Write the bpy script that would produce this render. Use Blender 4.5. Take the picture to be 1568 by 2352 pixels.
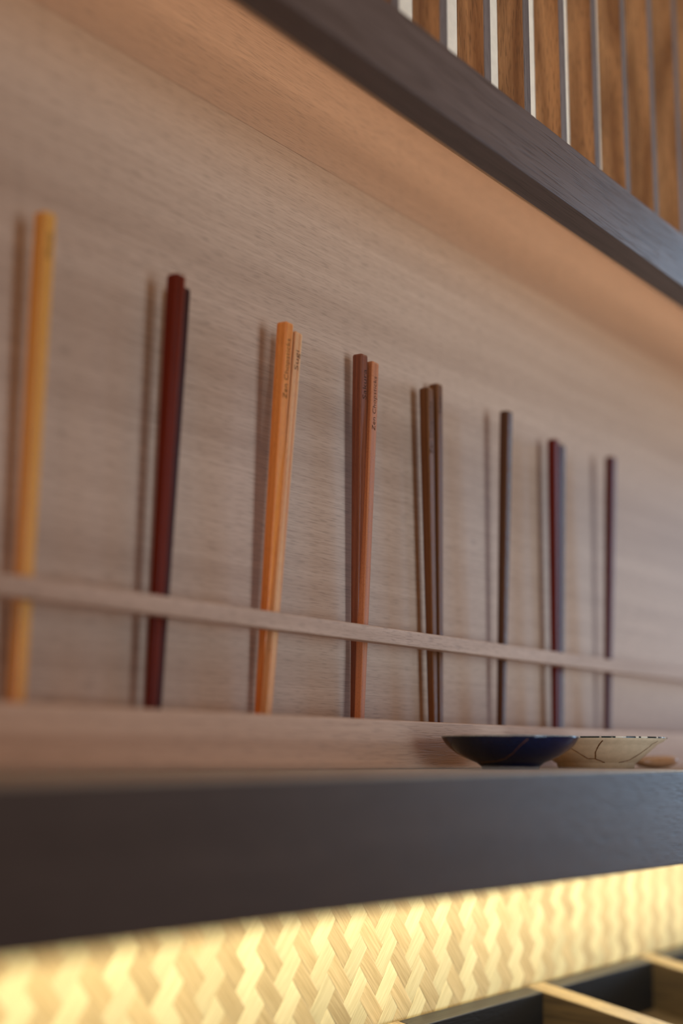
import bpy, bmesh, math, random
from mathutils import Vector, Matrix
random.seed(7)
for o in list(bpy.data.objects): bpy.data.objects.remove(o)
SC = bpy.context.scene
COL = SC.collection
# ------------------------------------------------------------------ camera
# counter top is z = 1.0, back panel is y = 0, x runs along the wall; metres
Z0 = 1.0
F = 3267.0
def nrm(v): return v.normalized()
vX = nrm(Vector((2316.0, 581.0, F)))
vZ = nrm(Vector((46.0, -(F*F + 2316*46.0)/581.0, F)))
vY = vZ.cross(vX)                       # rows: world axes in (right, down, forward)
M = Matrix((vX, vY, vZ))
CAM = Vector((0.0, -0.48, Z0 + 0.0035))
cd = bpy.data.cameras.new('camera'); cam = bpy.data.objects.new('camera', cd); COL.objects.link(cam)
right, down, fwd = M @ Vector((1, 0, 0)), M @ Vector((0, 1, 0)), M @ Vector((0, 0, 1))
R = Matrix((right, -down, -fwd)).transposed()
cam.matrix_world = Matrix.Translation(CAM) @ R.to_4x4()
cd.sensor_fit = 'VERTICAL'; cd.sensor_height = 36.0; cd.sensor_width = 24.0
cd.lens = 36.0*F/2352.0
cd.clip_start = 0.01
cd.dof.use_dof = True; cd.dof.focus_distance = 0.838; cd.dof.aperture_fstop = 2.35
SC.camera = cam
# ------------------------------------------------------------------ world and lamps
SC.view_settings.view_transform = 'Standard'; SC.view_settings.look = 'None'
SC.view_settings.gamma = 1.0; SC.view_settings.use_curve_mapping = False
SC.view_settings.exposure = 0.0
w = bpy.data.worlds.new('room_ambience'); SC.world = w; w.use_nodes = True
w.node_tree.nodes['Background'].inputs[0].default_value = (1.0, 0.48, 0.18, 1)
w.node_tree.nodes['Background'].inputs[1].default_value = 0.27
def area(name, loc, target, sx, sy, power, col):
    l = bpy.data.lights.new(name, 'AREA'); l.shape = 'RECTANGLE'; l.size = sx; l.size_y = sy
    l.energy = power; l.color = col
    o = bpy.data.objects.new(name, l); COL.objects.link(o); o.location = loc
    o.rotation_euler = (Vector(target) - Vector(loc)).to_track_quat('-Z', 'Y').to_euler()
    return o
fw = area('front_window_light', (0.30, -2.7, 0.85), (1.35, 0, 1.28), 1.0, 1.5, 10, (0.57, 0.78, 1.0))
fw.data.spread = math.radians(58)     # narrow spread, added to keep the left of the panel darker
area('side_window_light', (4.2, -1.15, 1.7), (0.8, -0.1, 1.2), 0.7, 1.9, 21, (0.42, 0.70, 1.0))
area('warm_room_light', (-1.6, -0.9, 1.7), (0.7, 0, 1.2), 0.9, 0.9, 7, (1.0, 0.56, 0.25))
area('niche_strip_light', (0.8, -0.070, Z0+0.462), (0.8, -0.045, Z0), 3.2, 0.03, 1.45, (1.0, 0.84, 0.66))
area('under_shelf_strip_light', (0.50, -0.045, Z0-0.0535), (0.50, -0.030, Z0-0.2), 1.75, 0.012, 1.75, (1.0, 0.89, 0.64))

# ------------------------------------------------------------------ helpers
def unproject(px, py, y):
    d = M @ Vector((px - 784.0, py - 1176.0, F)); return CAM + d*((y - CAM.y)/d.y)
def project(p):
    c = M.transposed() @ (Vector(p) - CAM); return (c.x/c.z*F + 784.0, c.y/c.z*F + 1176.0)
def link(name, bm, mat, parent=None, origin=(0, 0, 0), smooth=False):
    me = bpy.data.meshes.new(name); bm.normal_update(); bm.to_mesh(me); bm.free()
    if smooth:
        for p in me.polygons: p.use_smooth = True
    if mat:
        for m_ in (mat if isinstance(mat, (list, tuple)) else [mat]): me.materials.append(m_)
    o = bpy.data.objects.new(name, me); COL.objects.link(o)
    o.location = origin
    if parent: o.parent = parent
    return o
def empty(name, loc):
    o = bpy.data.objects.new(name, None); COL.objects.link(o); o.location = loc; o.empty_display_size = 0.002
    return o
def tag(o, label=None, cat=None, group=None, kind=None):
    if label: o['label'] = label
    if cat: o['category'] = cat
    if group: o['group'] = group
    if kind: o['kind'] = kind
    return o
def box_bm(x0, x1, y0, y1, z0, z1, bevel=0.0, seg=2, shear=0.0, bm=None):
    """box in local coordinates; shear tilts z with y (a sloping tray with plumb sides)"""
    own = bm is None
    if own: bm = bmesh.new()
    r = bmesh.ops.create_cube(bm, size=1.0)
    for v in r['verts']:
        v.co = Vector(((x0+x1)/2 + v.co.x*(x1-x0), (y0+y1)/2 + v.co.y*(y1-y0), (z0+z1)/2 + v.co.z*(z1-z0)))
    if bevel > 0:
        es = list({e for v in r['verts'] for e in v.link_edges})
        bmesh.ops.bevel(bm, geom=es, offset=bevel, segments=seg, profile=0.5, affect='EDGES')
    if shear and own:
        for v in bm.verts: v.co.z += shear*v.co.y
    return bm
def box(name, x0, x1, y0, y1, z0, z1, mat, parent=None, bevel=0.0008, seg=2, shear=0.0, pbase=None):
    """world-coordinate box; its origin is its own base centre"""
    ox, oy, oz = (x0+x1)/2, (y0+y1)/2, z0
    bm = box_bm(x0-ox, x1-ox, y0-oy, y1-oy, 0, z1-z0, bevel, seg, shear)
    loc = Vector((ox, oy, oz + (shear*(oy) if shear else 0)))
    if pbase is not None: loc -= Vector(pbase)
    return link(name, bm, mat, parent, loc, smooth=False)

# ------------------------------------------------------------------ materials
class N:
    def __init__(s, name):
        s.m = bpy.data.materials.new(name); s.m.use_nodes = True; s.t = s.m.node_tree; s.t.nodes.clear()
        s.out = s.a('ShaderNodeOutputMaterial'); s.b = s.a('ShaderNodeBsdfPrincipled'); s.l(s.b.outputs[0], s.out.inputs[0])
    def a(s, k, **kw):
        n = s.t.nodes.new(k)
        for q, v in kw.items(): setattr(n, q, v)
        return n
    def l(s, a, b): s.t.links.new(a, b)
    def noise(s, vec, scale=1.0, detail=3, rough=0.55):
        n = s.a('ShaderNodeTexNoise'); n.inputs['Scale'].default_value = scale; n.inputs['Detail'].default_value = detail
        n.inputs['Roughness'].default_value = rough; s.l(vec, n.inputs['Vector']); return n.outputs['Fac']
    def scaled(s, vec, sc):
        n = s.a('ShaderNodeMapping'); n.inputs['Scale'].default_value = sc; s.l(vec, n.inputs['Vector']); return n.outputs[0]
    def ramp(s, fac, stops):
        n = s.a('ShaderNodeValToRGB'); e = n.color_ramp.elements
        e[0].position, e[0].color = stops[0][0], tuple(stops[0][1]) + (1,)
        e[1].position, e[1].color = stops[-1][0], tuple(stops[-1][1]) + (1,)
        for p, c in stops[1:-1]:
            x = e.new(p); x.color = tuple(c) + (1,)
        s.l(fac, n.inputs[0]); return n.outputs[0]
    def math(s, op, a, b=None):
        n = s.a('ShaderNodeMath'); n.operation = op
        for i, v in enumerate((a, b)):
            if v is None: continue
            if isinstance(v, (int, float)): n.inputs[i].default_value = v
            else: s.l(v, n.inputs[i])
        return n.outputs[0]
    def mix(s, fac, a, b, mode='MIX'):
        n = s.a('ShaderNodeMix'); n.data_type = 'RGBA'; n.blend_type = mode
        for i, v in ((0, fac), (6, a), (7, b)):
            if isinstance(v, (int, float)): n.inputs[i].default_value = v
            elif isinstance(v, tuple): n.inputs[i].default_value = v + (1,) if len(v) == 3 else v
            else: s.l(v, n.inputs[i])
        return n.outputs[2]
    def coords(s):
        tc = s.a('ShaderNodeTexCoord'); oi = s.a('ShaderNodeObjectInfo')
        r = s.math('MULTIPLY', oi.outputs['Random'], 13.7)
        cx = s.a('ShaderNodeCombineXYZ')
        for i in range(3): s.l(r, cx.inputs[i])
        va = s.a('ShaderNodeVectorMath'); s.l(tc.outputs['Object'], va.inputs[0]); s.l(cx.outputs[0], va.inputs[1])
        return va.outputs[0], oi.outputs['Random']
def g(c):   # sRGB 0-255 -> linear
    return tuple(((x/255)/12.92 if x/255 <= 0.04045 else ((x/255+0.055)/1.055)**2.4) for x in c)
def wood(name, light, dark, axis='X', rough=0.5, band=(18, 1.2), fibre=(500, 14), pore=(950, 120), pore_amt=0.35,
         pore_cut=(0.52, 0.68), bump=0.25, spec=0.4, vary=0.15, figure=0.0, coat=0.0, warp=0.006):
    n = N(name); v, rnd = n.coords()
    def sc(ac, al): return {'X': (al, ac, ac), 'Y': (ac, al, ac), 'Z': (ac, ac, al)}[axis]
    # bend the grain a little so that it never runs dead straight
    lo = n.noise(n.scaled(v, sc(9, 2.2)), 1, 2)
    vm = n.a('ShaderNodeVectorMath'); vm.operation = 'SCALE'; n.l(n.math('SUBTRACT', lo, 0.5), vm.inputs['Scale'])
    vm.inputs[0].default_value = {'X': (0, warp, warp), 'Y': (warp, 0, warp), 'Z': (warp, warp, 0)}[axis]
    va = n.a('ShaderNodeVectorMath'); n.l(v, va.inputs[0]); n.l(vm.outputs[0], va.inputs[1]); v = va.outputs[0]
    b = n.noise(n.scaled(v, sc(*band)), 1, 4, 0.6)
    if figure > 0:
        lo2 = n.noise(n.scaled(v, sc(22, 3.0)), 1, 1.5)
        rings = n.math('FRACT', n.math('MULTIPLY', lo2, figure))
        rings = n.math('ABSOLUTE', n.math('SUBTRACT', rings, 0.5))
        b = n.math('ADD', n.math('MULTIPLY', b, 0.55), n.math('MULTIPLY', rings, 0.75))
    f = n.noise(n.scaled(v, sc(*fibre)), 1, 3, 0.6)
    tone = n.math('ADD', n.math('MULTIPLY', b, 0.68), n.math('MULTIPLY', f, 0.32))
    c = n.ramp(tone, [(0.33, dark), (0.66, light)])
    p = n.noise(n.scaled(v, sc(*pore)), 1, 1.5, 0.5)
    mr = n.a('ShaderNodeMapRange'); n.l(p, mr.inputs[0]); mr.inputs[1].default_value = pore_cut[0]; mr.inputs[2].default_value = pore_cut[1]
    pm = n.math('MULTIPLY', mr.outputs[0], pore_amt)
    c = n.mix(pm, c, tuple(x*0.32 for x in dark))
    if vary:
        k = n.math('ADD', n.math('MULTIPLY', rnd, vary*2), 1-vary)
        kc = n.a('ShaderNodeCombineXYZ'); [n.l(k, kc.inputs[i]) for i in range(3)]
        c = n.mix(1.0, c, kc.outputs[0], 'MULTIPLY')
    n.l(c, n.b.inputs['Base Color'])
    n.b.inputs['Roughness'].default_value = rough
    n.b.inputs['Specular IOR Level'].default_value = spec
    if coat: n.b.inputs['Coat Weight'].default_value = coat; n.b.inputs['Coat Roughness'].default_value = 0.25
    h = n.math('SUBTRACT', n.math('MULTIPLY', f, 0.4), mr.outputs[0])
    bp = n.a('ShaderNodeBump'); bp.inputs['Strength'].default_value = bump; bp.inputs['Distance'].default_value = 0.0004
    n.l(h, bp.inputs['Height']); n.l(bp.outputs[0], n.b.inputs['Normal'])
    return n.m
def plain(name, col, rough=0.5, spec=0.5, metal=0.0, bump=0.0, bscale=200, var=0.0, coat=0.0):
    n = N(name); v, rnd = n.coords(); f = n.noise(v, bscale, 3)
    c = n.ramp(f, [(0.3, tuple(x*(1-var) for x in col)), (0.7, tuple(min(1, x*(1+var)) for x in col))])
    n.l(c, n.b.inputs['Base Color']); n.b.inputs['Roughness'].default_value = rough
    n.b.inputs['Specular IOR Level'].default_value = spec; n.b.inputs['Metallic'].default_value = metal
    n.b.inputs['Coat Weight'].default_value = coat
    if bump:
        bp = n.a('ShaderNodeBump'); bp.inputs['Strength'].default_value = bump; bp.inputs['Distance'].default_value = 0.0006
        n.l(f, bp.inputs['Height']); n.l(bp.outputs[0], n.b.inputs['Normal'])
    return n.m
M_panel = wood('pale_ash_panel', g((186, 156, 132)), g((150, 120, 98)), 'X', 0.5, band=(26, 0.9), fibre=(1300, 5), pore=(1500, 90), pore_amt=0.30, vary=0.05, bump=0.1, warp=0.0015)
M_panel2 = wood('pink_ash_panel', g((180, 144, 118)), g((146, 112, 90)), 'X', 0.5, band=(22, 0.9), fibre=(1300, 5), pore=(1500, 90), pore_amt=0.30, vary=0.05, bump=0.1, warp=0.0015)
M_rail = wood('pale_ash_rail', g((190, 158, 134)), g((158, 126, 102)), 'X', 0.5, band=(120, 5), fibre=(1300, 10), pore=(1500, 120), pore_amt=0.35, vary=0.03, warp=0.001)
M_ledge = wood('ash_ledge', g((204, 172, 146)), g((170, 136, 110)), 'X', 0.48, band=(160, 2), fibre=(1300, 6), pore=(1500, 80), pore_amt=0.25, vary=0.03, warp=0.001)
M_ledge2 = wood('counter_top_ash', g((206, 186, 160)), g((176, 156, 132)), 'X', 0.4, band=(60, 3), fibre=(500, 8), pore_amt=0.3, vary=0.03)
M_ctop = wood('ash_counter', g((80, 68, 61)), g((58, 48, 43)), 'X', 0.34, band=(40, 1.5), fibre=(900, 7), pore=(1300, 90), pore_amt=0.5, vary=0.03, spec=0.5)  # counter face darkened in the colour, for the weaker light on it
M_beam = wood('ash_beam', g((108, 92, 84)), g((76, 62, 56)), 'X', 0.36, band=(60, 1.5), fibre=(1100, 4), pore=(1200, 30), pore_amt=0.7, vary=0.03, spec=0.6, bump=0.25, warp=0.001)
M_slat = wood('oak_slat', g((196, 144, 94)), g((140, 94, 54)), 'Z', 0.5, band=(90, 3), fibre=(700, 22), pore=(1200, 110), pore_amt=0.5, vary=0.14, figure=9.0, warp=0.02)
M_slatedge = wood('slat_edge_sheen', g((124, 108, 98)), g((94, 80, 72)), 'Z', 0.5, band=(200, 3), vary=0.05)  # grey base colour stands in for cool sheen on the slat fronts
M_tray = wood('lit_divider_top', g((196, 170, 124)), g((150, 124, 84)), 'Y', 0.42, band=(60, 2.5), fibre=(420, 10), pore=(650, 26), pore_amt=0.5, vary=0.04, spec=0.5)  # divider tops made lighter in the colour, as lit from above
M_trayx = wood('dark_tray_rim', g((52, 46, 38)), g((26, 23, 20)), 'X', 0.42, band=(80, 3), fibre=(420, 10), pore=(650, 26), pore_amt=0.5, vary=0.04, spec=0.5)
M_rimshade = wood('rim_side_shade', g((30, 26, 22)), g((14, 12, 10)), 'X', 0.5, pore_amt=0.2, spec=0.25)  # near-black rim sides: shade put into the base colour
M_trayside = wood('tray_side', g((98, 78, 48)), g((62, 48, 30)), 'Y', 0.5, band=(60, 2.5), fibre=(420, 10), pore=(650, 26), pore_amt=0.5, vary=0.04, spec=0.3)  # darker copy of the divider wood, with shade in its colour
M_cream = plain('cream_plaster', g((250, 228, 196)), 0.8, 0.2, bump=0.5, bscale=160, var=0.05)
M_ink = plain('burnt_lettering', (0.03, 0.02, 0.015), 0.8, 0.1)
M_led = plain('frosted_strip', (0.8, 0.78, 0.7), 0.4)
M_floor = wood('floor_boards', g((120, 95, 70)), g((80, 60, 42)), 'X', 0.5, pore_amt=0.2)
def bamboo(name, light, dark, axis):
    n = N(name); v, rnd = n.coords()
    a = {'P': math.radians(45), 'Q': math.radians(-45)}[axis]
    mp = n.a('ShaderNodeMapping'); mp.inputs['Rotation'].default_value = (0, a, 0); n.l(v, mp.inputs[0])
    f = n.noise(n.scaled(mp.outputs[0], (30, 900, 900)), 1, 3, 0.65)
    c = n.ramp(f, [(0.32, dark), (0.64, light)])
    k = n.math('ADD', n.math('MULTIPLY', rnd, 0.26), 0.87)
    kc = n.a('ShaderNodeCombineXYZ'); [n.l(k, kc.inputs[i]) for i in range(3)]
    c = n.mix(1.0, c, kc.outputs[0], 'MULTIPLY')
    n.l(c, n.b.inputs['Base Color']); n.b.inputs['Roughness'].default_value = 0.45
    bp = n.a('ShaderNodeBump'); bp.inputs['Strength'].default_value = 0.35; bp.inputs['Distance'].default_value = 0.0003
    n.l(f, bp.inputs['Height']); n.l(bp.outputs[0], n.b.inputs['Normal'])
    return n.m
M_bp = bamboo('pale_bamboo', g((234, 212, 156)), g((212, 188, 132)), 'P')  # reflection differs by strip direction, set here as two base colours
M_bq = bamboo('tan_bamboo', g((214, 184, 130)), g((184, 154, 102)), 'Q')
M_backing = plain('weave_backing', g((190, 160, 112)), 0.8, 0.2)

# ------------------------------------------------------------------ setting: walls and floor
XL, XR = -0.9, 2.6
fl = box('floor', -3, 5, -4, 0.1, -0.02, 0.0, M_floor, bevel=0); tag(fl, kind='structure')
wb = empty('wall_back', (0, 0, 0)); tag(wb, kind='structure')
def child_box(name, parent, x0, x1, y0, y1, z0, z1, mat, bevel=0.0006, seg=1):
    return box(name, x0, x1, y0, y1, z0, z1, mat, parent, bevel, seg, pbase=parent.location)
ZJ = Z0 + 0.3616
child_box('plank', wb, XL, XR, 0.0, 0.018, Z0 - 0.02, ZJ - 0.00002, M_panel, 0.0001)
child_box('plank', wb, XL, XR, 0.0, 0.018, ZJ + 0.00002, 2.4, M_panel2, 0.0001)
wl = box('wall_lower', XL, XR, 0.0015, 0.02, 0.0, Z0 - 0.0205, M_backing, bevel=0); tag(wl, kind='structure')

# woven bamboo facing: 2/2 twill, every strip float a piece of its own
AX, AZ = 0.0081, 0.0094
def strip_bm(kind):
    bm = bmesh.new()
    p, q = Vector((AX, 0, AZ)), Vector((AX, 0, -AZ))
    L, W = (2*p, q) if kind == 'P' else (2*q, p)
    e = 0.002
    rings = []
    for s, hgt in ((0, 0.0), (0.1, 0.00018), (0.5, 0.00026), (0.9, 0.00018), (1, 0.0)):
        row = []
        for t, h2 in ((e, 0.0), (e + 0.05, 1.0), (1-e-0.05, 1.0), (1-e, 0.0)):
            c = L*s + W*t
            row.append(bm.verts.new((c.x, -(0.0002 + hgt*(0.55 + 0.45*h2) + 0.00006*h2), c.z)))
        rings.append(row)
    for a_, b_ in zip(rings, rings[1:]):
        for k in range(3):
            f = bm.faces.new((a_[k], a_[k+1], b_[k+1], b_[k]))
    bmesh.ops.recalc_face_normals(bm, faces=bm.faces)
    bm.normal_update()
    if sum(f.normal.y for f in bm.faces) > 0:
        bmesh.ops.reverse_faces(bm, faces=bm.faces)
    return bm
wv_p = link('bamboo_strip', strip_bm('P'), M_bp, wl); wv_q = link('bamboo_strip', strip_bm('Q'), M_bq, wl)
meP, meQ = wv_p.data, wv_q.data
first = {'P': wv_p, 'Q': wv_q}
XA, ZA = 0.40, Z0 - 0.15
pieces, rest = [], []
WLB = Vector(wl.location)
for s in range(-24, 200):
    for dd in range(-60, 60):
        if (s - dd) % 2: continue
        i, j = (s + dd)//2, (s - dd)//2
        m4 = (i + j) % 4
        if m4 not in (0, 2): continue
        kind = 'P' if m4 == 0 else 'Q'
        x, z = XA + (i+j)*AX, ZA + (i-j)*AZ
        if x > 2.0 or z > Z0 - 0.038 or z < Z0 - 0.32: continue
        cx, cz = x + 1.5*AX, z + (AZ*0.5 if kind == 'P' else -AZ*0.5)
        u, v = project((cx, 0, cz)) if cx > 0.1 else (-999, 0)
        ang = v - (2215 - 0.1437*max(u, 0))
        hid = u > 912 and v > 2346 - 0.2655*(u - 912) + 34
        if -60 < u < 1610 and -30 < ang and v < 2385 and not hid: pieces.append((kind, x, z))
        else: rest.append((kind, x, z))
print('weave pieces', len(pieces), len(rest))
pieces.sort(key=lambda t: (t[1], t[2]))
if len(pieces) > 298: rest += pieces[298:]; pieces = pieces[:298]
for kind, x, z in pieces:
    o = first.pop(kind, None)
    if o is None:
        o = bpy.data.objects.new('bamboo_strip', meP if kind == 'P' else meQ); COL.objects.link(o); o.parent = wl
    o.location = Vector((x, 0.0012, z)) - WLB
bm = bmesh.new()
for kind, x, z in rest:
    n0 = len(bm.verts)
    bm.from_mesh(meP if kind == 'P' else meQ)
    bm.verts.ensure_lookup_table()
    for vv in bm.verts[n0:]: vv.co += Vector((x, 0.0012, z))
    bm.faces.ensure_lookup_table()
    for f in bm.faces[-12:]: f.material_index = 0 if kind == 'P' else 1
for vv in bm.verts: vv.co -= WLB
o = link('woven_bamboo', bm, [M_bp, M_bq], wl); o['kind'] = 'stuff'

# ------------------------------------------------------------------ beam and slatted screen
beam = box('wooden_beam', XL, XR, -0.135, -0.1168, Z0 + 0.3275, Z0 + 0.3662, M_beam, bevel=0.0007)
tag(beam, 'long grey-brown grained wooden beam crossing below the vertical slats', 'beam')
scr = empty('slatted_screen', (0.9, -0.09, Z0 + 0.352)); tag(scr, 'screen of upright brown oak slats over a cream backing, above the beam', 'screen')
SP, ST, SD = 0.0487, 0.0078, 0.0180
x0s = 0.7095
for k in range(-14, 30):
    x = x0s + k*SP
    if x > XR - 0.02: break
    o = child_box('slat', scr, x, x + ST, -0.1168 + 0.0002, -0.1168 + SD, Z0 + 0.352, Z0 + 0.95, M_slat, 0.0005)
    o.data.materials.append(M_slatedge)
    for p in o.data.polygons:
        if p.normal.y < -0.5: p.material_index = 1
child_box('back_board', scr, XL, XR, -0.1168 + SD + 0.0001, -0.088, Z0 + 0.352, Z0 + 0.95, M_cream, 0.0)
child_box('soffit_board', scr, XL, XR, -0.088 + 0.0002, -0.0005, Z0 + 0.47, Z0 + 0.485, M_beam, 0.0004)

# ------------------------------------------------------------------ counter, ledge, rail
ctr = empty('counter_shelf', (0.8, -0.09, Z0 - 0.0502))
tag(ctr, 'thick dark grey-brown wooden shelf counter carrying the small dishes', 'shelf')
child_box('shelf_body', ctr, XL, XR, -0.18, -0.0004, Z0 - 0.0502, Z0 - 0.0013, M_ctop, 0.0006, 2)
child_box('top_board', ctr, XL, XR, -0.1798, -0.0004, Z0 - 0.0013, Z0, M_ledge2, 0.0006, 3)['label'] = 'paler top surface'  # thin pale layer, so the same wood looks better lit on top
led = box('strip_light', XL, XR, -0.036, -0.020, Z0 - 0.0520, Z0 - 0.0504, M_led, bevel=0.0003)
tag(led, 'slim light strip hidden under the shelf above the woven wall', 'light')
YL = -0.045; ZL = unproject(820, 1650, YL).z
ledge = box('wooden_ledge', XL, XR, YL, -0.0004, Z0 + 0.0002, ZL, M_ledge, bevel=0.0009, seg=2)
tag(ledge, 'low pale wooden ledge at the back of the counter carrying the chopsticks', 'ledge')
RY0, RY1 = -0.0275, -0.0195
rail = box('wooden_rail', XL, XR, RY0, RY1, Z0 + 0.0718, Z0 + 0.0810, M_rail, bevel=0.0006)
tag(rail, 'thin pale wooden rail running in front of the chopsticks', 'rail')

# ------------------------------------------------------------------ chopsticks
def stick_mat(name, light, dark, **kw):
    a = dict(axis='Z', rough=0.32, band=(420, 4), fibre=(1500, 30), pore=(2200, 260), pore_amt=0.25, vary=0.0, bump=0.1, spec=0.38, warp=0.001)
    a.update(kw); return wood(name, g(light), g(dark), **a)
def lettering(parent, text, size, width, ztop, wloc, mat):
    cu = bpy.data.curves.new('lettering', 'FONT'); cu.body = text; cu.size = size; cu.extrude = 0.00002; cu.resolution_u = 3; cu.offset = -0.010*size
    cu.align_y = 'CENTER'; cu.align_x = 'LEFT'
    tmp = bpy.data.objects.new('tmp_text', cu); COL.objects.link(tmp)
    bpy.context.view_layer.update()
    me = bpy.data.meshes.new_from_object(tmp.evaluated_get(bpy.context.evaluated_depsgraph_get()))
    bpy.data.objects.remove(tmp)
    xs = [v.co.x for v in me.vertices]; ys = [v.co.y for v in me.vertices]
    kx = width/(max(xs) - min(xs)); cyy = (max(ys) + min(ys))/2; mx = max(xs)
    for v in me.vertices:
        a, b, c = v.co
        v.co = Vector((-(b - cyy), -wloc - 0.00004 - c, ztop + (a - mx)*kx))
    me.materials.clear(); me.materials.append(mat)
    o = bpy.data.objects.new('lettering', me); COL.objects.link(o); o.parent = parent
    return o
def chopstick(label, top_px, bot_px, mat, yt=-0.018, yb=-0.0105, wt=0.0070, wb=0.0046, spin=0.0, text=None, tw=0.034, toff=0.0095, tsize=0.0050):
    top = unproject(*top_px, yt); bv = unproject(*bot_px, yb)
    d = (bv - top); t = (ZL + 0.0001 + wb*0.02 - top.z)/d.z
    bot = top + d*t
    ax = (top - bot); L = ax.length; zax = ax.normalized()
    xax = Vector((math.cos(spin), math.sin(spin), 0)); yax = zax.cross(xax).normalized(); xax = yax.cross(zax)
    bm = bmesh.new()
    prof = [(0.0, 0.86), (0.0008, 1.0)] + [(L*k/6.0, 1.0) for k in range(1, 6)] + [(L - 0.0014, 1.0), (L - 0.0004, 0.92), (L, 0.72)]
    rings = []
    for z, s in prof:
        hw = (wb + (wt - wb)*min(1, z/L*1.15))/2*s; c = hw*0.72
        c2 = hw*0.92
        pts = [(c, -hw), (c2, -c2), (hw, -c), (hw, c), (c2, c2), (c, hw), (-c, hw), (-c2, c2), (-hw, c), (-hw, -c), (-c2, -c2), (-c, -hw)]
        rings.append([bm.verts.new((x, y, z)) for x, y in pts])
    n = 12
    for a_, b_ in zip(rings, rings[1:]):
        for k in range(n): bm.faces.new((a_[k], a_[(k+1) % n], b_[(k+1) % n], b_[k]))
    bm.faces.new(list(reversed(rings[0]))); bm.faces.new(rings[-1])
    o = link('chopstick', bm, mat)
    Rm = Matrix((xax, yax, zax)).transposed().to_4x4(); o.matrix_world = Matrix.Translation(bot) @ Rm
    tag(o, label, 'chopstick', 'chopsticks standing behind the rail')
    if text: lettering(o, text, tsize, tw, L - toff, wt/2, M_ink)
    return o
m1 = stick_mat('yellow_bamboo_stick', (214, 152, 72), (196, 132, 56))
m2 = stick_mat('dark_red_stick', (112, 32, 6), (72, 16, 3), rough=0.35, spec=0.15)
m2b = stick_mat('dark_wine_stick', (60, 18, 14), (38, 10, 9), rough=0.35, spec=0.2)
m3 = stick_mat('cedar_stick', (226, 150, 76), (190, 98, 36), band=(500, 2.5))
m3b = stick_mat('striped_cedar_stick', (220, 178, 128), (186, 104, 52), band=(700, 2.0), fibre=(900, 4))
m4a = stick_mat('cherry_stick', (132, 72, 46), (88, 42, 26))
m4b = stick_mat('pale_cherry_stick', (188, 120, 80), (150, 86, 52), pore=(2200, 900))
m5 = stick_mat('brown_stick', (112, 64, 24), (74, 38, 12))
m6 = stick_mat('walnut_stick', (88, 50, 26), (48, 28, 18), rough=0.22)
m7 = stick_mat('mahogany_stick', (104, 20, 5), (68, 12, 4), rough=0.3, spec=0.22)
m7b = stick_mat('dark_mahogany_stick', (62, 18, 14), (40, 11, 9), rough=0.22, spec=0.3)
m8 = stick_mat('maroon_stick', (92, 24, 12), (60, 14, 9), rough=0.3, spec=0.22)
T = 'Zen Chopsticks'
chopstick('light yellow bamboo chopstick, leftmost of all, lightly blurred', (104, 490), (38, 1605), m1, wt=0.0074, wb=0.0060, text='Hinoki', tw=0.012)
chopstick('dark red-brown chopstick, taller of the pair right of the yellow one', (405, 632), (346, 1618), m2, yt=-0.019, yb=-0.0135)
chopstick('dark red-brown chopstick, slightly shorter, half behind its taller twin', (417, 662), (357, 1618), m2b, yt=-0.0115, yb=-0.007)
chopstick('orange cedar chopstick with small dark lettering, left and taller of the orange pair', (655, 742), (597, 1636), m3, yt=-0.018, yb=-0.0075, text=T)
chopstick('paler striped cedar chopstick lettered Sugi, right one of the orange pair', (676, 765), (611, 1636), m3b, yt=-0.0165, yb=-0.0128, text='Sugi', tw=0.0115, toff=0.011)
chopstick('reddish-brown chopstick lettered Sakura, fourth set from the left', (827, 815), (816, 1650), m4a, yt=-0.0105, yb=-0.0058, text='Sakura', tw=0.0185, toff=0.0095, tsize=0.0056)
chopstick('pinkish tan lettered chopstick touching the reddish-brown Sakura one on its right', (853, 833), (825, 1650), m4b, yt=-0.0120, yb=-0.0110, text=T)
chopstick('olive brown chopstick, left and shorter of the brown pair in the middle', (978, 892), (994, 1658), m5, yt=-0.0110, yb=-0.0095, text=T)
chopstick('brown chopstick, right and taller of the brown pair in the middle', (1000, 883), (1007, 1659), m5, yt=-0.0085, yb=-0.0050, text='Take', tw=0.012, toff=0.0085)
chopstick('nearly black walnut chopstick with a brown left face, standing alone', (1162, 945), (1150, 1664), m6)
chopstick('bright mahogany red chopstick, left and taller of the last pair', (1270, 1010), (1276, 1667), m7, yt=-0.0135, yb=-0.0115)
chopstick('dark maroon chopstick, right and shorter of the last pair', (1284, 1022), (1284, 1668), m7b, yt=-0.0095, yb=-0.0058)
chopstick('dull maroon chopstick, rightmost of all', (1402, 1050), (1394, 1671), m8)

# ------------------------------------------------------------------ dishes
def revolve(name, prof, mat, parent, loc, n=96, matf=None, mats=None):
    bm = bmesh.new(); rings = []
    for r, z in prof:
        if r < 1e-6: rings.append([bm.verts.new((0, 0, z))]); continue
        rings.append([bm.verts.new((r*math.cos(2*math.pi*k/n), r*math.sin(2*math.pi*k/n), z)) for k in range(n)])
    for ri, (a_, b_) in enumerate(zip(rings, rings[1:])):
        for k in range(n):
            k2 = (k+1) % n
            if len(a_) == 1: f = bm.faces.new((a_[0], b_[k2], b_[k]))
            elif len(b_) == 1: f = bm.faces.new((a_[k], a_[k2], b_[0]))
            else: f = bm.faces.new((a_[k], a_[k2], b_[k2], b_[k]))
    bmesh.ops.recalc_face_normals(bm, faces=bm.faces)
    return link(name, bm, mats or mat, parent, loc, smooth=True)
def radius_at(outer, z):
    for (r0, z0), (r1, z1) in zip(outer, outer[1:]):
        if z0 <= z <= z1 and z1 > z0: return r0 + (r1-r0)*(z-z0)/(z1-z0)
    return outer[-1][0] if z > outer[-1][1] else outer[0][0]
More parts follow.
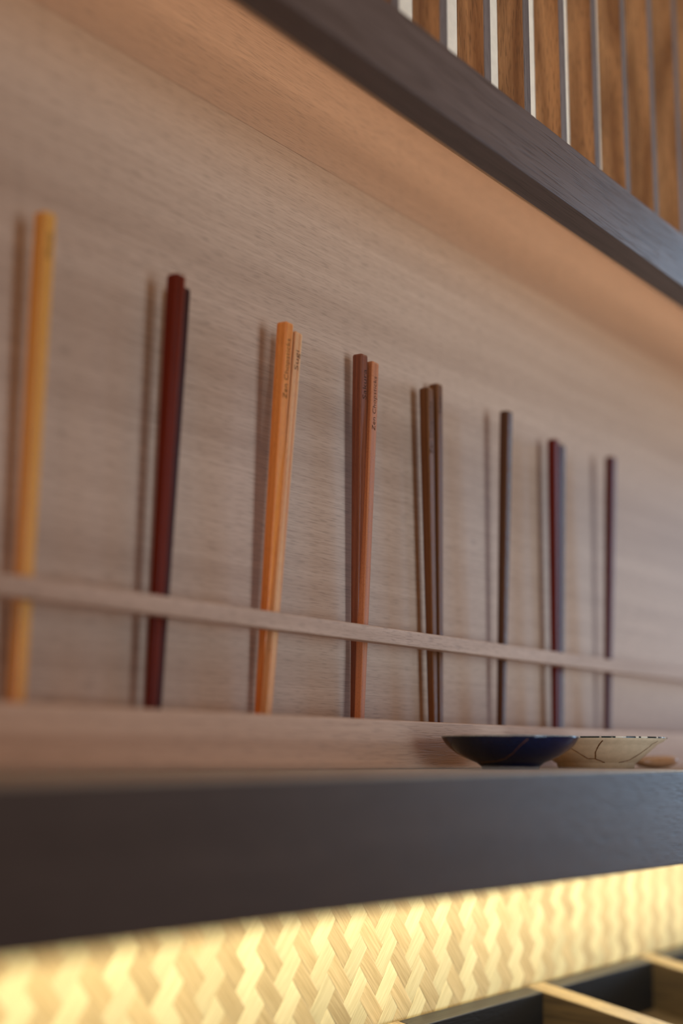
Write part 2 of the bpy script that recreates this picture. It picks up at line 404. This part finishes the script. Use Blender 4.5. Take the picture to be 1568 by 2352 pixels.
def surf_point(base, outer, px, py):
    """point on the near side of a dish where the seam runs"""
    z = 0.0
    for _ in range(4):
        # height from the picture row at the dish's front
        best = min((abs(project(base + Vector((math.cos(a)*radius_at(outer, zz), math.sin(a)*radius_at(outer, zz), zz)))[0]-px)
                    + abs(project(base + Vector((math.cos(a)*radius_at(outer, zz), math.sin(a)*radius_at(outer, zz), zz)))[1]-py), a, zz)
                   for a in [math.radians(q) for q in range(-230, 40, 3)] for zz in [outer[-1][1]*t/24 for t in range(25)]
                   if Vector((math.cos(a), math.sin(a))).dot(Vector((CAM.x-base.x, CAM.y-base.y)).normalized()) > 0.02)
        return best[1], best[2]
def seam(name, base, outer, pts, rad, mat, parent):
    """gold repair line laid along the outside of a dish"""
    aa = [surf_point(base, outer, *p) for p in pts]
    path = []
    for (a0, z0), (a1, z1) in zip(aa, aa[1:]):
        for t in [k/8 for k in range(8)]:
            path.append((a0+(a1-a0)*t, z0+(z1-z0)*t))
    path.append(aa[-1])
    P = []
    for k, (a, z) in enumerate(path):
        r = radius_at(outer, z) + rad*0.15
        P.append(Vector((r*math.cos(a), r*math.sin(a), z)))
    bm = bmesh.new(); rings = []
    for k, c in enumerate(P):
        t = (P[min(k+1, len(P)-1)] - P[max(k-1, 0)]).normalized()
        o_ = Vector((c.x, c.y, 0)).normalized(); s = t.cross(o_).normalized(); o2 = s.cross(t)
        rr = rad*(0.75 + 0.5*random.random())
        rings.append([bm.verts.new(c + s*rr*math.cos(q) + o2*rr*0.6*math.sin(q)) for q in [math.pi*2*m_/6 for m_ in range(6)]])
    for a_, b_ in zip(rings, rings[1:]):
        for k in range(6): bm.faces.new((a_[k], a_[(k+1) % 6], b_[(k+1) % 6], b_[k]))
    bm.faces.new(rings[0]); bm.faces.new(list(reversed(rings[-1])))
    bmesh.ops.recalc_face_normals(bm, faces=bm.faces)
    return link(name, bm, mat, parent, (0, 0, 0), smooth=True)
M_gold = plain('gold_lacquer', g((150, 104, 48)), 0.4, 0.5, metal=0.5, bump=0.3, bscale=900, var=0.25)
M_brownseam = plain('brown_lacquer', g((112, 76, 40)), 0.45, 0.5, metal=0.2, bump=0.3, bscale=900, var=0.3)
M_blue = plain('dark_blue_glaze', (0.001, 0.007, 0.030), 0.14, 0.4, bscale=300, var=0.2, coat=0.0)
M_rimb = plain('pale_blue_rim_glaze', (0.30, 0.36, 0.36), 0.12, 0.6, bscale=700, var=0.5)
M_white = plain('cream_glaze', g((206, 184, 150)), 0.25, 0.5, bscale=260, var=0.08)
def rim_mat():
    n = N('teal_rim_with_white_dabs'); tc = n.a('ShaderNodeTexCoord')
    f = n.noise(n.scaled(tc.outputs['Object'], (1, 1, 0.05)), 210, 1)
    c = n.ramp(f, [(0.50, g((22, 44, 46))), (0.54, g((215, 205, 182)))])
    n.l(c, n.b.inputs['Base Color']); n.b.inputs['Roughness'].default_value = 0.15
    return n.m
M_rimw = rim_mat()
def smooth_prof(pts, k=4):
    out = []
    P = [pts[0]] + pts + [pts[-1]]
    for a, b, c, d in zip(P, P[1:], P[2:], P[3:]):
        for t in [q/k for q in range(k)]:
            out.append(tuple(0.5*((2*b[i]) + (-a[i]+c[i])*t + (2*a[i]-5*b[i]+4*c[i]-d[i])*t*t + (-a[i]+3*b[i]-3*c[i]+d[i])*t**3) for i in (0, 1)))
    out.append(pts[-1]); return out
# blue dish
YB = -0.0935; kb = (0.48 + YB)/0.345
cb = unproject(1172, 1765, YB); cb.z = Z0 + 0.0001
outb = [(0.0143, 0.0), (0.0146, 0.0012), (0.0168, 0.0030)] + smooth_prof([(0.0168, 0.0030), (0.0243, 0.0062), (0.0292, 0.0094), (0.0322, 0.0122), (0.0340, 0.0150)])[1:]
outb = [(a*kb, b*kb) for a, b in outb]
blue = revolve('blue_dish', [(a*kb, b*kb) for a, b in [(0, 0.0012), (0.0125, 0.0012), (0.013, 0.0)]] + outb + [(a*kb, b*kb) for a, b in [(0.0345, 0.0158)] + [(0.0338, 0.0160), (0.0325, 0.0148), (0.028, 0.0105), (0.018, 0.0058), (0, 0.0045)]], M_blue, None, cb)
tag(blue, 'glossy dark blue dish with fine gold repair lines, front left of the cream one', 'dish')
revolve('rim', [(a*kb, b*kb) for a, b in [(0.0342, 0.01572), (0.03465, 0.01590), (0.0342, 0.01625), (0.0335, 0.01610), (0.0338, 0.01585)]], M_rimb, blue, (0, 0, 0))
blue.children[0]['label'] = 'pale glazed rim'
seam('gold_seam', cb, outb, [(1210, 1697), (1196, 1714), (1178, 1731), (1160, 1744), (1140, 1750), (1105, 1750)], 0.00016, M_gold, blue)['label'] = 'thin gold repair line'
seam('gold_seam', cb, outb, [(1026, 1700), (1032, 1712), (1048, 1728), (1075, 1741)], 0.00014, M_gold, blue)['label'] = 'thin gold repair line'
# white dish
cw = unproject(1368, 1765, -0.0915); cw.z = Z0 + 0.0001
kk = 0.3885/0.355
outw = [(0.0215*kk, 0), (0.0222*kk, 0.0030*kk), (0.0236*kk, 0.0036*kk), (0.0285*kk, 0.0078*kk), (0.0338*kk, 0.0124*kk), (0.0350*kk, 0.0136*kk), (0.0385*kk, 0.0152*kk), (0.0402*kk, 0.0168*kk)]
white = revolve('white_dish', [(0, 0.0012*kk), (0.020*kk, 0.0012*kk), (0.0205*kk, 0)] + outw + [(0.0404*kk, 0.0172*kk), (0.0396*kk, 0.0174*kk), (0.037*kk, 0.0155*kk), (0.032*kk, 0.0115*kk), (0.022*kk, 0.005*kk), (0, 0.0042)], M_white, None, cw)
tag(white, 'cream dish with brown repair lines and dark rim, behind the blue dish', 'dish')
revolve('rim', [(0.0403*kk, 0.0168*kk), (0.0409*kk, 0.0171*kk), (0.0405*kk, 0.0177*kk), (0.0394*kk, 0.0177*kk), (0.0392*kk, 0.0172*kk)], M_rimw, white, (0, 0, 0))
white.children[0]['label'] = 'dark teal rim with white dabs'
seam('repair_seam', cw, outw, [(1383, 1701), (1375, 1712), (1370, 1726), (1368, 1742), (1386, 1752)], 0.00036, M_brownseam, white)['label'] = 'brown repair line'
seam('repair_seam', cw, outw, [(1312, 1719), (1335, 1734), (1352, 1741), (1368, 1743)], 0.00030, M_brownseam, white)['label'] = 'brown repair line'
seam('repair_seam', cw, outw, [(1509, 1703), (1492, 1715), (1468, 1731), (1446, 1744), (1420, 1751)], 0.00036, M_brownseam, white)['label'] = 'brown repair line'
# little boat-shaped chopstick rest behind the white dish
cr = unproject(1506, 1763, -0.094); cr.z = Z0 + 0.0001
bm = bmesh.new(); rings = []
LR = 0.0205
for k in range(17):
    s = -1 + 2*k/16.0; e = math.sqrt(max(0.0, 1 - abs(s)**3.2))
    wd, hb, ht = 0.0075*max(e, 0.12), 0.0022*(abs(s)**2.5), 0.0086 + 0.0008*s
    zc0, zc1 = hb, ht
    rings.append([bm.verts.new((s*LR, wd*math.cos(q), (zc0+zc1)/2 + (zc1-zc0)/2*math.sin(q)*max(e, 0.25))) for q in [2*math.pi*m_/16 for m_ in range(16)]])
for a_, b_ in zip(rings, rings[1:]):
    for k in range(16): bm.faces.new((a_[k], a_[(k+1) % 16], b_[(k+1) % 16], b_[k]))
bm.faces.new(rings[0]); bm.faces.new(list(reversed(rings[-1])))
bmesh.ops.recalc_face_normals(bm, faces=bm.faces)
zmin = min(v.co.z for v in bm.verts)
for v in bm.verts: v.co.z -= zmin
restm = plain('tan_glaze', g((168, 128, 92)), 0.25, 0.5, bscale=400, var=0.1)
rst = link('chopstick_rest', bm, restm, None, cr, smooth=True)
rst.rotation_euler = (0, 0, math.radians(-20))
tag(rst, 'small tan boat-shaped chopstick rest behind the cream dish', 'chopstick rest')

# ------------------------------------------------------------------ divided tray below
TS = 0.2
tray = empty('divided_tray', (0.9, -0.15, Z0 - 0.19)); tag(tray, 'wooden tray with thick dividers and sides darkened as in shade, under the lit woven wall', 'tray')
ZT = Z0 - 0.1467
divs = [0.5325, 0.7200, 0.9075, 1.0955, 1.2835]
DW = 0.0235
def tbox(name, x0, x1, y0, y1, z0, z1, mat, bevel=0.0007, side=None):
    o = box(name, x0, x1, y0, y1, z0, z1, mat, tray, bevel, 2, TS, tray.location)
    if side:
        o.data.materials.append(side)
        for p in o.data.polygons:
            if p.normal.z < 0.3: p.material_index = 1  # side faces take the material with shade in its colour
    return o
for k, x in enumerate(divs):
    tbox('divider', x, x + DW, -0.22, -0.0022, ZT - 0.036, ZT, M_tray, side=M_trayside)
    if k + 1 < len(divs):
        tbox('back_rim', x + DW + 0.0006, divs[k+1] - 0.0004, -0.0145, -0.0022, ZT - 0.036, ZT - 0.0002, M_trayx, side=M_rimshade)
        tbox('front_rim', x + DW + 0.0006, divs[k+1] - 0.0004, -0.22, -0.207, ZT - 0.036, ZT - 0.0002, M_trayx, side=M_rimshade)
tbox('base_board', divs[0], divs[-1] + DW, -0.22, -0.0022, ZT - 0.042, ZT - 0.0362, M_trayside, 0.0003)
# sloping support carrying the tray
sup = bmesh.new()
yb, yf = -0.0005, -0.25; zt = ZT - 0.0425
vs = [sup.verts.new((x, y, z)) for x in (-1.0, 1.4) for y, z in ((yb, 0), (yf, 0), (yf, zt + TS*yf), (yb, zt + TS*yb))]
for f in ((0, 1, 2, 3), (7, 6, 5, 4), (0, 4, 5, 1), (1, 5, 6, 2), (2, 6, 7, 3), (3, 7, 4, 0)): sup.faces.new([vs[i] for i in f])
bmesh.ops.recalc_face_normals(sup, faces=sup.faces)
o = link('display_base', sup, M_trayside, None, (0.6, 0, 0.0)); tag(o, 'dark wooden cabinet with a sloping top under the divided tray', 'cabinet')
